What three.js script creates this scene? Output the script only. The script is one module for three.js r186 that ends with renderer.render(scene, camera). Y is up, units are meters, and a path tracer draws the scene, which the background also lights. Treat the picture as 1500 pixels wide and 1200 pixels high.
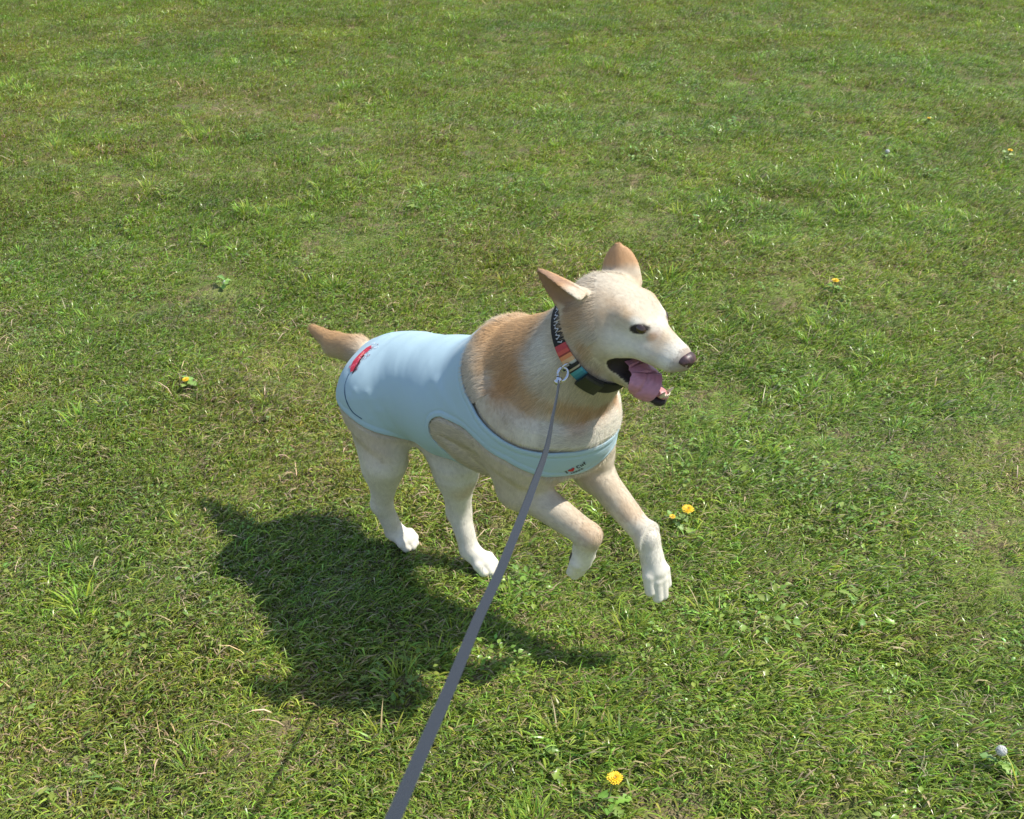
import * as THREE from 'three';
import { mergeGeometries } from 'three/addons/utils/BufferGeometryUtils.js';
import { RoundedBoxGeometry } from 'three/addons/geometries/RoundedBoxGeometry.js';

// ---------------------------------------------------------------- camera, sky, sun, exposure
const scene = new THREE.Scene();
const F_PX = 1700, HORIZON = -400, CAM_H = 1.5;              // focal length and horizon row in pixels of the 1500 x 1200 photograph
const PITCH = Math.atan((600 - HORIZON) / F_PX);
const camera = new THREE.PerspectiveCamera(2 * Math.atan(600 / F_PX) * 180 / Math.PI, 1500 / 1200, 0.05, 3000);
camera.position.set(0, CAM_H, 0);
camera.rotation.x = -PITCH;
camera.focus = 2.02; camera.userData.fStop = 18;
scene.add(camera);

const SUN = new THREE.Vector3(0.69, 1, -0.14).normalize();
{ // clear, slightly hazy spring sky: pale near the horizon, deeper blue overhead, brighter round the sun
  const W = 512, Hh = 256, d = new Float32Array(W * Hh * 4), v = new THREE.Vector3();
  for (let j = 0; j < Hh; j++) for (let i = 0; i < W; i++) {
    const th = (j + .5) / Hh * Math.PI - Math.PI / 2, ph = ((i + .5) / W - .5) * 2 * Math.PI; v.set(Math.cos(th) * Math.cos(ph), Math.sin(th), Math.cos(th) * Math.sin(ph));
    const e = Math.max(v.y, 0), t = Math.pow(1 - e, 2.2), g = Math.pow(Math.max(v.dot(SUN), 0), 6) * .35 + Math.pow(Math.max(v.dot(SUN), 0), 60) * .8, k = 4 * (j * W + i);
    const low = v.y < 0 ? .5 : 1; d[k] = (.30 + .52 * t + g) * low; d[k + 1] = (.47 + .40 * t + g) * low; d[k + 2] = (.80 + .14 * t + g * .95) * low; d[k + 3] = 1;
  }
  const tx = new THREE.DataTexture(d, W, Hh, THREE.RGBAFormat, THREE.FloatType); tx.mapping = THREE.EquirectangularReflectionMapping; tx.magFilter = tx.minFilter = THREE.LinearFilter; tx.needsUpdate = true;
  scene.background = tx; scene.environment = tx;
}
scene.backgroundIntensity = 0.54; scene.environmentIntensity = 0.54;
const sun = new THREE.DirectionalLight(new THREE.Color(1, 0.95, 0.87), 3.8);
sun.position.copy(SUN).multiplyScalar(20).add(new THREE.Vector3(0, 0, -2));
sun.target.position.set(0, 0, -2);
sun.castShadow = true;
sun.shadow.mapSize.set(4096, 4096);
Object.assign(sun.shadow.camera, { left: -9, right: 9, top: 9, bottom: -9, near: 1, far: 50 });
scene.add(sun, sun.target);
const renderer = new THREE.WebGLRenderer();
renderer.toneMapping = THREE.LinearToneMapping;
renderer.toneMappingExposure = 1.68;
renderer.shadowMap.enabled = true;

// ---------------------------------------------------------------- helpers
let seed = 20240607;
function rnd() { seed |= 0; seed = seed + 0x6D2B79F5 | 0; let t = Math.imul(seed ^ seed >>> 15, 1 | seed); t = t + Math.imul(t ^ t >>> 7, 61 | t) ^ t; return ((t ^ t >>> 14) >>> 0) / 4294967296; }
const rr = (a, b) => a + (b - a) * rnd();
const clamp = (x, a, b) => x < a ? a : x > b ? b : x;
const lerp = (a, b, t) => a + (b - a) * t;
const sstep = (a, b, x) => { const t = clamp((x - a) / (b - a), 0, 1); return t * t * (3 - 2 * t); };
function hash3(x, y, z) { let h = Math.imul(x, 374761393) ^ Math.imul(y, 668265263) ^ Math.imul(z, 1274126177); h = Math.imul(h ^ h >>> 13, 1103515245); h ^= h >>> 16; return (h >>> 0) / 4294967296; }
function noise(x, y, z = 0) {
  const i = Math.floor(x), j = Math.floor(y), k = Math.floor(z); let a = x - i, b = y - j, c = z - k;
  a = a * a * (3 - 2 * a); b = b * b * (3 - 2 * b); c = c * c * (3 - 2 * c);
  const L = (u, v, t) => u + (v - u) * t;
  return L(L(L(hash3(i, j, k), hash3(i + 1, j, k), a), L(hash3(i, j + 1, k), hash3(i + 1, j + 1, k), a), b),
    L(L(hash3(i, j, k + 1), hash3(i + 1, j, k + 1), a), L(hash3(i, j + 1, k + 1), hash3(i + 1, j + 1, k + 1), a), b), c);
}
const fbm = (x, y, z = 0, o = 3) => { let s = 0, w = 0.5, n = 0; for (let i = 0; i < o; i++) { s += w * noise(x, y, z); n += w; w *= 0.5; x = x * 2.03 + 11.3; y = y * 2.03 + 5.7; z = z * 2.03 + 3.1; } return s / n; };
const V = (x, y, z) => new THREE.Vector3(x, y, z);
const taken = {};
function numbered(n) { if (!(n in taken)) { taken[n] = 0; return n; } return n + '_' + String(++taken[n]).padStart(3, '0'); }
function mesh(name, geo, mat, parent) { const m = new THREE.Mesh(geo, mat); m.name = parent === scene ? numbered(name) : name; m.castShadow = m.receiveShadow = true; parent.add(m); return m; }
function tag(o, label, category, group) { o.userData.label = label; o.userData.category = category; if (group) o.userData.group = group; return o; }
function thing(name, label, category, group) { const g = new THREE.Group(); g.name = numbered(name); scene.add(g); return tag(g, label, category, group); }
const std = (o) => new THREE.MeshStandardMaterial(o);
const lin = (r, g, b) => new THREE.Color().setRGB(r, g, b);

function pixelRay(px, py) {
  const x = (px - 750) / F_PX, y = -(py - 600) / F_PX, c = Math.cos(PITCH), s = Math.sin(PITCH);
  return V(x, c * y - s, -s * y - c).normalize();
}
const EYE = V(0, CAM_H, 0);
function groundAt(px, py, h = 0) { const d = pixelRay(px, py); return EYE.clone().addScaledVector(d, (h - CAM_H) / d.y); }

// ---------------------------------------------------------------- lawn: one uneven sheet out to the horizon
function groundHeight(x, z) {
  const r = Math.hypot(x, z + 4), f = 1 - sstep(14, 30, r);
  return f * ((fbm(x * 1.1 + 7, z * 1.1, 0, 2) - 0.5) * 0.035 + (noise(x * 4.5, z * 4.5, 9) - 0.5) * 0.022 + (noise(x * 11, z * 11, 4) - 0.5) * 0.020);
}
function lawnTone(x, z) {                                     // dryness, yellowness, depth of green of the turf at a place
  return {
    dry: sstep(0.5, 0.78, fbm(x * 1.7 + 31, z * 1.7 + 8, 2, 3)) * 0.8 + 0.35 * sstep(0.55, 0.8, fbm(x * 7 + 3, z * 7, 5, 2)),
    yel: fbm(x * 1.9 - 4, z * 2.6 + 20, 7, 3),
    dark: fbm(x * 4.6 + 50, z * 4.6 - 9, 1, 3),
  };
}
{
  const xs = [], zs = [];
  const fill = (arr, a, b, step, out) => { const left = []; let p = a, s = step; while (p > -out) { s *= 1.25; p -= s; left.push(p); } left.reverse().forEach(v => arr.push(v)); for (let v = a; v < b; v += step) arr.push(v); p = b; s = step; arr.push(b); while (p < out) { s *= 1.25; p += s; arr.push(p); } };
  fill(xs, -6, 6, 0.04, 900); fill(zs, -10, 0.6, 0.04, 900);
  const nx = xs.length, nz = zs.length, pos = new Float32Array(nx * nz * 3), uv = new Float32Array(nx * nz * 2), idx = [];
  for (let j = 0; j < nz; j++) for (let i = 0; i < nx; i++) {
    const k = j * nx + i; pos[3 * k] = xs[i]; pos[3 * k + 2] = zs[j]; pos[3 * k + 1] = groundHeight(xs[i], zs[j]);
    uv[2 * k] = xs[i] / 1.7; uv[2 * k + 1] = zs[j] / 1.7;
    if (i && j) { const a = k - nx - 1, b = k - nx, c = k - 1; idx.push(a, c, b, b, c, k); }
  }
  const g = new THREE.BufferGeometry();
  g.setAttribute('position', new THREE.BufferAttribute(pos, 3)); g.setAttribute('uv', new THREE.BufferAttribute(uv, 2)); g.setIndex(idx); g.computeVertexNormals();
  const N = 1024, data = new Uint8Array(N * N * 4), bump = new Uint8Array(N * N * 4);
  const wrap = (f) => (x, y, s, z) => { // tileable noise
    const a = x * s, b = y * s; const wx = x, wy = y; return lerp(lerp(f(a, b, z), f(a - s, b, z), wx), lerp(f(a, b - s, z), f(a - s, b - s, z), wx), wy);
  };
  const tn = wrap((a, b, z) => noise(a, b, z));
  for (let j = 0; j < N; j++) for (let i = 0; i < N; i++) {
    const x = i / N, y = j / N, n1 = tn(x, y, 22, 1), n2 = tn(x, y, 90, 2), n3 = hash3(i >> 1, j, 7), gr = sstep(0.35, 0.65, tn(x, y, 40, 5) * 0.7 + n2 * 0.3);
    const t = 0.55 + 0.5 * n1 * n2 + 0.35 * (n3 - 0.5), k = 4 * (j * N + i);
    data[k] = clamp(lerp(128, 108, gr) * t * 1.25, 0, 255); data[k + 1] = clamp(lerp(114, 122, gr) * t * 1.25, 0, 255); data[k + 2] = clamp(lerp(80, 52, gr) * t * 1.25, 0, 255); data[k + 3] = 255;
    bump[k] = bump[k + 1] = bump[k + 2] = clamp(255 * (0.5 * n2 + 0.3 * n3 + 0.2 * n1), 0, 255); bump[k + 3] = 255;
  }
  const tx = (d, srgb) => { const t = new THREE.DataTexture(d, N, N); t.wrapS = t.wrapT = THREE.RepeatWrapping; t.magFilter = THREE.LinearFilter; t.minFilter = THREE.LinearMipmapLinearFilter; t.generateMipmaps = true; if (srgb) t.colorSpace = THREE.SRGBColorSpace; t.needsUpdate = true; return t; };
  const m = mesh('lawn_ground', g, std({ map: tx(data, true), bumpMap: tx(bump), bumpScale: 0.006, roughness: 0.95 }), scene);
  m.userData.kind = 'structure'; m.userData.label = 'uneven soil and thatch under the grass of the wide lawn';
}

// ---------------------------------------------------------------- dog frame: x forward along the body, y up, z to the dog's right (the side seen)
const HEADING = 42 * Math.PI / 180;
const DOG_AT = groundAt(595, 797).add(groundAt(710, 835)).multiplyScalar(0.5);
const dog = thing('dog', 'cream and tan dog running in a light blue sleeveless shirt with tongue out', 'dog');
dog.position.copy(DOG_AT); dog.rotation.y = -HEADING; dog.updateMatrixWorld(true);
const toDog = new THREE.Matrix4().copy(dog.matrixWorld).invert();
const eyeD = EYE.clone().applyMatrix4(toDog);
const rayD = (px, py) => pixelRay(px, py).transformDirection(toDog);
const M = (px, py, z) => { const d = rayD(px, py); return eyeD.clone().addScaledVector(d, (z - eyeD.z) / d.z); };   // pixel and distance from the body's mid-plane
const Mh = (px, py, h) => { const d = rayD(px, py); return eyeD.clone().addScaledVector(d, (h - eyeD.y) / d.y); };   // pixel and height above ground
function toPixel(p) { const w = p.clone().applyMatrix4(dog.matrixWorld).sub(EYE), c = Math.cos(PITCH), s = Math.sin(PITCH); const y = c * w.y - s * w.z, z = s * w.y + c * w.z; return [750 + F_PX * w.x / -z, 600 - F_PX * y / -z]; }

// ---------------------------------------------------------------- dog body: a distance field of tapered limbs, joined smoothly
const prims = [];
const smin = (a, b, k) => { const h = Math.max(k - Math.abs(a - b), 0) / k; return Math.min(a, b) - h * h * k * 0.25; };
function cap(a, ra, b, rb, k = 0.02, o = {}) {
  const dx = b.x - a.x, dy = b.y - a.y, dz = b.z - a.z, l2 = dx * dx + dy * dy + dz * dz;
  prims.push({ k, ...o, flow: o.flow || V(dx, dy, dz).normalize(), d: (x, y, z) => { const px = x - a.x, py = y - a.y, pz = z - a.z; let t = (px * dx + py * dy + pz * dz) / l2; t = t < 0 ? 0 : t > 1 ? 1 : t; const ex = px - t * dx, ey = py - t * dy, ez = pz - t * dz; return Math.sqrt(ex * ex + ey * ey + ez * ez) - (ra + (rb - ra) * t); } });
}
function slab(a, ra, wa, b, rb, wb, k, o = {}) {               // torso piece: radius in the mid-plane and half width across
  const dx = b.x - a.x, dy = b.y - a.y, l2 = dx * dx + dy * dy;
  prims.push({ k, ...o, flow: o.flow || V(-1, -0.25, 0).normalize(), d: (x, y, z) => { const px = x - a.x, py = y - a.y; let t = (px * dx + py * dy) / l2; t = t < 0 ? 0 : t > 1 ? 1 : t; const r = ra + (rb - ra) * t, w = wa + (wb - wa) * t, ex = (px - t * dx) / r, ey = (py - t * dy) / r, ez = z / w; const q = Math.sqrt(ex * ex + ey * ey + ez * ez); const g = Math.sqrt((ex * ex + ey * ey) / (r * r) + ez * ez / (w * w)); return g > 1e-6 ? (q - 1) * q / g : -Math.min(r, w); } });
}
function ell(c, rx, ry, rz, ax, ay, az, k, o = {}) {
  prims.push({ k, ...o, flow: o.flow || V(-1, 0, 0), d: (x, y, z) => { const px = x - c.x, py = y - c.y, pz = z - c.z; const u = (px * ax.x + py * ax.y + pz * ax.z) / rx, v = (px * ay.x + py * ay.y + pz * ay.z) / ry, w = (px * az.x + py * az.y + pz * az.z) / rz; const q = Math.sqrt(u * u + v * v + w * w), g = Math.sqrt(u * u / (rx * rx) + v * v / (ry * ry) + w * w / (rz * rz)); return g > 1e-6 ? (q - 1) * q / g : -Math.min(rx, ry, rz); } });
}
function leaf(base, tip, wide, nrm, W, T, cup, k, o = {}) {    // an ear: a cupped sheet that narrows to its tip
  const a = tip.clone().sub(base), L = a.length(); a.normalize();
  const n = nrm.clone().addScaledVector(a, -nrm.dot(a)).normalize(), b = V(0, 0, 0).crossVectors(n, a);
  prims.push({ k, ...o, flow: a.clone(), d: (x, y, z) => {
    const px = x - base.x, py = y - base.y, pz = z - base.z; let t = (px * a.x + py * a.y + pz * a.z) / L; const s = px * b.x + py * b.y + pz * b.z; let h = px * n.x + py * n.y + pz * n.z;
    const tc = clamp(t, 0, 1), w = W(tc), th = lerp(T[0], T[1], tc); const q = s / w; h += cup * (Math.min(q * q, 1.4) - 0.35) * w;
    const e = Math.abs(s) - (w - th), f = Math.max(e, 0), al = (t - tc) * L; return Math.sqrt(f * f + h * h + al * al) - th; } });
}
// torso and neck
slab(V(-.146, .392, 0), .060, .066, V(-.11, .388, 0), .082, .090, .02, { part: 'torso' });
slab(V(-.11, .388, 0), .082, .090, V(-.03, .397, 0), .094, .098, .02, { part: 'torso' });
slab(V(-.03, .397, 0), .094, .098, V(.06, .409, 0), .108, .110, .02, { part: 'torso' });
slab(V(.06, .409, 0), .108, .110, V(.15, .428, 0), .117, .116, .02, { part: 'torso' });
slab(V(.15, .428, 0), .117, .116, V(.235, .452, 0), .124, .116, .02, { part: 'torso' });
slab(V(.235, .452, 0), .124, .116, V(.31, .460, 0), .092, .096, .03, { part: 'torso' });
slab(V(.20, .508, 0), .100, .105, V(.30, .553, 0), .094, .092, .03, { part: 'neck', flow: V(-.7, -.7, 0).normalize() });
slab(V(.30, .553, 0), .094, .092, V(.355, .615, 0), .076, .073, .03, { part: 'neck', flow: V(-.7, -.7, 0).normalize() });
slab(V(.355, .615, 0), .076, .073, V(.392, .685, 0), .066, .066, .03, { part: 'neck', flow: V(-.7, -.7, 0).normalize() });
// tail
cap(M(524, 513, 0), .030, M(492, 505, 0), .0235, .03, { part: 'tail' });
cap(M(492, 505, 0), .0235, M(461, 484, 0), .0105, .012, { part: 'tail' });
// near hind leg
const rKnee = M(565, 675, .085), rHock = M(559, 738, .068), rMeta = Mh(578, 778, .038), rToe = Mh(606, 797, .015);
cap(V(-.115, .375, .058), .066, rKnee, .037, .03, { part: 'leg' });
cap(V(-.130, .362, .055), .050, V(-.112, .22, .070), .034, .04, { part: 'leg' });
cap(rKnee, .037, rHock, .0200, .03, { part: 'leg' });
cap(rHock, .0205, rMeta, .0185, .014, { part: 'leg' });
// far hind leg
const lKnee = Mh(668, 690, .225), lHock = Mh(672, 748, .118), lMeta = Mh(688, 806, .042), lToe = Mh(722, 835, .015);
cap(V(-.105, .37, -.06), .075, lKnee, .040, .04, { part: 'leg' });
cap(lKnee, .038, lHock, .0235, .03, { part: 'leg' });
cap(lHock, .0235, lMeta, .019, .014, { part: 'leg' });
// near foreleg
const rElb = M(762, 712, .076), rWri = M(862, 785, .052), rPawT = M(847, 841, .046);
cap(V(.275, .47, .072), .066, rElb, .042, .04, { part: 'leg' });
cap(rElb, .034, rWri, .0230, .02, { part: 'leg' });
// far foreleg
const lElb = M(868, 688, -.072), lWri = M(948, 788, -.056), lPawT = M(969, 874, -.048);
cap(V(.285, .455, -.07), .062, lElb, .036, .04, { part: 'leg' });
cap(lElb, .0315, lWri, .0210, .02, { part: 'leg' });
// paws: pad, four toes
const claws = [], pads = [];
function paw(from, to, dorsal, w, rBase) {
  const a = to.clone().sub(from), L = a.length(); a.normalize();
  const n = dorsal.clone().addScaledVector(a, -dorsal.dot(a)).normalize(), s = V(0, 0, 0).crossVectors(a, n);
  const at = (f, q, h) => from.clone().addScaledVector(a, f * L).addScaledVector(s, q).addScaledVector(n, h);
  cap(from, rBase, at(0.55, 0, -.001), w * 0.74, .010, { part: 'leg', flow: a });
  [-1.5, -.5, .5, 1.5].forEach(i => {
    const mid = Math.abs(i) < 1, e = mid ? 1 : 0.85;
    const k1 = at(e * 0.70, i * w * .38, mid ? .004 : .001), t1 = at(e, i * w * .42, -.003);
    cap(at(.45, i * w * .27, 0), .0105, k1, .0120, .005, { part: 'leg', flow: a });
    cap(k1, .0120, t1, .0100, .0018, { part: 'leg', flow: a });
    claws.push([t1.clone().addScaledVector(a, .006).addScaledVector(n, .001), a.clone().addScaledVector(n, -.45).normalize()]);
  });
  cap(at(.62, -w * .3, -.010), .010, at(.62, w * .3, -.010), .010, .006, { part: 'leg', flow: a });
  pads.push([at(.7, 0, 0), n, a, L, w]);
}
paw(rMeta, rToe, V(.3, 1, 0), .028, .0185);
paw(lMeta, lToe, V(.3, 1, 0), .029, .019);
paw(rWri, rPawT, V(1, .15, .1), .0275, .0225);
paw(lWri, lPawT, V(1, .25, .25), .030, .021);
// head: x along the muzzle, y up, z to the dog's right
const HP = 20 * Math.PI / 180, HO = M(954, 479, 0).add(V(-.004, -.002, 0));
const hx = V(Math.cos(HP), -Math.sin(HP), 0), hy = V(Math.sin(HP), Math.cos(HP), 0), hz = V(0, 0, 1);
const Hd = (x, y, z) => HO.clone().addScaledVector(hx, x).addScaledVector(hy, y).addScaledVector(hz, z);
const toHead = (p) => { const q = p.clone().sub(HO); return V(q.dot(hx), q.dot(hy), q.dot(hz)); };
const hb = hx.clone().negate(), H = { part: 'head', flow: hb };
ell(Hd(-.062, -.022, 0), .074, .054, .058, hx, hy, hz, .02, H);
for (const s of [-1, 1]) {
  cap(Hd(-.085, -.050, s * .030), .034, Hd(-.035, -.042, s * .029), .030, .03, H);       // cheek
  cap(Hd(-.034, .009, s * .026), .022, Hd(-.006, .008, s * .022), .0165, .014, H);       // brow
  cap(Hd(-.02, -.028, s * .023), .024, Hd(.062, -.018, s * .0115), .0165, .014, H);      // upper lip
}
cap(Hd(-.03, .000, 0), .030, Hd(.066, -.006, 0), .0165, .018, H);                        // bridge
cap(Hd(.064, -.010, 0), .0165, Hd(.075, -.012, 0), .014, .008, H);
const jawTip = toHead(M(969, 585, 0));
for (const s of [-1, 1]) cap(Hd(-.065, -.070, s * .028), .026, Hd(jawTip.x - .014, jawTip.y + .004, s * .011), .0115, .016, H);
cap(Hd(-.062, -.095, 0), .034, Hd(jawTip.x - .003, jawTip.y, 0), .0120, .018, H);
// ears
const nEarB = M(848, 438, .052), nEarT = M(790, 397, .075), fEarB = M(908, 416, -.045), fEarT = M(905, 359, -.062);
leaf(nEarB, nEarT, null, V(.05, .45, -.9), t => .040 * Math.sqrt(Math.max(1 - Math.pow(t, 2.4) * .96, .02)) * (1 - .45 * t), [.007, .0036], .75, .012, { part: 'ear' });
leaf(fEarB, fEarT, null, V(.25, .3, .8), t => .035 * Math.sqrt(Math.max(1 - Math.pow(t, 3) * .97, .06)) * (1 - .16 * t), [.007, .0038], .45, .012, { part: 'ear' });
// the open mouth is cut out of the head
const cutA = toHead(M(897, 526, 0)), carve = (x, y, z) => {
  const px = x - HO.x, py = y - HO.y, a = px * hx.x + py * hx.y, b = px * hy.x + py * hy.y;
  const t = clamp((a - MC.x0) / (MC.x1 - MC.x0), 0, 1.6), c = lerp(MC.y0, MC.y1, t), r = lerp(MC.r0, MC.r1, t), w = MC.w;
  const e = Math.max(MC.x0 + .024 * Math.max(0, 1 - z * z / .0018) - a, 0) / .012, f = (b - c) / r, g = z / w, q = Math.sqrt(e * e + f * f + g * g * g * g);
  return (q - 1) * Math.min(r, .012);
};
const MC = { x0: -.005, y0: -.0655, x1: .06, y1: -.066, r0: .0150, r1: .027, w: .070 };

// ---------------------------------------------------------------- shirt outline in the side view (x, y of the body), both sides alike
function polyDist(P) {                                         // signed distance to a closed outline, positive inside
  return (x, y) => { let d = 1e9, inside = false; for (let i = 0, j = P.length - 1; i < P.length; j = i++) { const [ax, ay] = P[j], [bx, by] = P[i], ex = bx - ax, ey = by - ay, px = x - ax, py = y - ay, t = clamp((px * ex + py * ey) / (ex * ex + ey * ey), 0, 1), u = px - t * ex, v = py - t * ey; d = Math.min(d, u * u + v * v); if ((by > y) !== (ay > y) && x < (ax - bx) * (y - by) / (ay - by) + bx) inside = !inside; } d = Math.sqrt(d); return inside ? d : -d; };
}
const shirtOuter = polyDist([[-.198, .75], [.132, .75], [.138, .60], [.144, .581], [.150, .561], [.164, .540], [.190, .517], [.234, .498], [.285, .482], [.323, .466], [.355, .456], [.386, .454], [.48, .458], [.48, .282], [.03, .282], [.014, .284], [-.004, .305], [-.033, .325], [-.076, .341], [-.119, .358], [-.17, .366], [-.198, .385]]);
const shirtHole = polyDist([[.096, .412], [.099, .424], [.106, .434], [.118, .443], [.131, .449], [.167, .453], [.2, .455], [.238, .453], [.299, .437], [.329, .417], [.347, .401], [.37, .391], [.5, .386], [.5, .0], [.2, .0], [.17, .33], [.139, .364], [.119, .376], [.104, .387], [.098, .400]]);
const tailA = M(524, 516, 0), tailB = M(461, 484, 0);
function tailDist(x, y, z) { const ab = tailB.clone().sub(tailA), p = V(x, y, z).sub(tailA), t = clamp(p.dot(ab) / ab.lengthSq(), -.6, 1); return p.addScaledVector(ab, -t).length(); }
function shirtCover(x, y, z) {                                 // above zero where the shirt lies
  let o = -shirtHole(x, y); if (x < .25) o = Math.max(o, .034 - Math.abs(z));
  let c = Math.min(shirtOuter(x, y), o);
  if (x < -.1) c = Math.min(c, tailDist(x, y, z) - .041);
  return c;
}

function field(x, y, z, list) {
  let d = 1;
  for (let i = 0; i < list.length; i++) { const p = list[i]; d = smin(d, p.d(x, y, z), p.k); }
  return d;
}
const headParts = prims.filter(p => p.part === 'head');
function bodyField(x, y, z, list = prims) {
  let d = field(x, y, z, list);
  if (d < .03 && d > -.02 && x < .47 && y > .2 && y < .68) { const c = shirtCover(x, y, z); d -= .0065 * sstep(.002, -.010, c) * sstep(-.055, -.03, c) * sstep(-.20, -.17, x) ; }
  if (x > .38 && y > .5) { const c = -carve(x, y, z); if (c > d - .008) { const k = .005, h = Math.max(k - Math.abs(c - d), 0) / k; d = Math.max(c, d) + h * h * k * 0.25; } }
  return d;
}
// surface nets over the blocks that the surface passes through
function netMesh(fn, cell, lo, hi, listOf) {
  const B = 8, nx = Math.ceil((hi.x - lo.x) / cell / B) * B, ny = Math.ceil((hi.y - lo.y) / cell / B) * B, nz = Math.ceil((hi.z - lo.z) / cell / B) * B;
  const sx = nx + 1, sy = ny + 1, val = new Float32Array(sx * sy * (nz + 1)).fill(1), at = (i, j, k) => (k * sy + j) * sx + i, blocks = [];
  const R = cell * B * 0.5 * Math.sqrt(3);
  for (let bk = 0; bk < nz; bk += B) for (let bj = 0; bj < ny; bj += B) for (let bi = 0; bi < nx; bi += B) {
    const list = listOf(lo.x + (bi + B / 2) * cell, lo.y + (bj + B / 2) * cell, lo.z + (bk + B / 2) * cell, R);
    if (!list.length) continue;
    blocks.push([bi, bj, bk]);
    for (let k = bk; k <= bk + B; k++) for (let j = bj; j <= bj + B; j++) for (let i = bi; i <= bi + B; i++) val[at(i, j, k)] = fn(lo.x + i * cell, lo.y + j * cell, lo.z + k * cell, list);
  }
  const vid = new Int32Array(sx * sy * (nz + 1)).fill(-1), pos = [], idx = [];
  const C = [[0, 0, 0], [1, 0, 0], [0, 1, 0], [1, 1, 0], [0, 0, 1], [1, 0, 1], [0, 1, 1], [1, 1, 1]], E = [];
  for (let a = 0; a < 8; a++) for (let b = a + 1; b < 8; b++) { const s = a ^ b; if (s === 1 || s === 2 || s === 4) E.push([a, b]); }
  const v = new Float64Array(8);
  for (const [bi, bj, bk] of blocks) for (let k = bk; k < bk + B; k++) for (let j = bj; j < bj + B; j++) for (let i = bi; i < bi + B; i++) {
    let m = 0; for (let c = 0; c < 8; c++) { v[c] = val[at(i + C[c][0], j + C[c][1], k + C[c][2])]; if (v[c] < 0) m |= 1 << c; }
    if (!m || m === 255) continue;
    let x = 0, y = 0, z = 0, n = 0;
    for (const [a, b] of E) if ((v[a] < 0) !== (v[b] < 0)) { const t = v[a] / (v[a] - v[b]); x += C[a][0] + t * (C[b][0] - C[a][0]); y += C[a][1] + t * (C[b][1] - C[a][1]); z += C[a][2] + t * (C[b][2] - C[a][2]); n++; }
    vid[at(i, j, k)] = pos.length / 3; pos.push(lo.x + (i + x / n) * cell, lo.y + (j + y / n) * cell, lo.z + (k + z / n) * cell);
  }
  const quad = (a, b, c, d, flip) => { if (a < 0 || b < 0 || c < 0 || d < 0) return; if (flip) idx.push(a, c, b, a, d, c); else idx.push(a, b, c, a, c, d); };
  for (const [bi, bj, bk] of blocks) for (let k = Math.max(bk, 1); k < bk + B; k++) for (let j = Math.max(bj, 1); j < bj + B; j++) for (let i = Math.max(bi, 1); i < bi + B; i++) {
    const s = val[at(i, j, k)] < 0;
    if (s !== val[at(i + 1, j, k)] < 0) quad(vid[at(i, j, k)], vid[at(i, j, k - 1)], vid[at(i, j - 1, k - 1)], vid[at(i, j - 1, k)], s);
    if (s !== val[at(i, j + 1, k)] < 0) quad(vid[at(i, j, k)], vid[at(i - 1, j, k)], vid[at(i - 1, j, k - 1)], vid[at(i, j, k - 1)], s);
    if (s !== val[at(i, j, k + 1)] < 0) quad(vid[at(i, j, k)], vid[at(i, j - 1, k)], vid[at(i - 1, j - 1, k)], vid[at(i - 1, j, k)], s);
  }
  return { pos: new Float32Array(pos), idx };
}
const near = (off) => (x, y, z, R) => { let m = 1; const out = []; for (const p of prims) { const d = p.d(x, y, z); if (d < m) m = d; if (d < R * 1.25 + p.k + off + .004) out.push(p); } return m < -(R + .03) && !(x > .36 && y > .5) ? [] : out; };
function gradient(fn, p, list, e = .0015) { const g = V(fn(p.x + e, p.y, p.z, list) - fn(p.x - e, p.y, p.z, list), fn(p.x, p.y + e, p.z, list) - fn(p.x, p.y - e, p.z, list), fn(p.x, p.y, p.z + e, list) - fn(p.x, p.y, p.z - e, list)); return g.normalize(); }
function hit(px, py, fn = bodyField) { const d = rayD(px, py), p = eyeD.clone(); let t = 1.2; for (let i = 0; i < 160; i++) { p.copy(eyeD).addScaledVector(d, t); const v = fn(p.x, p.y, p.z); if (v < .0004) return p; t += v * .7; if (t > 4) return null; } return p; }
const LO = V(-.44, -.004, -.22), HI = V(.62, .86, .22);
console.log('dog field', prims.length);
const bodyNet = netMesh(bodyField, .0026, LO, HI, near(0));
console.log('body vertices', bodyNet.pos.length / 3);

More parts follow.
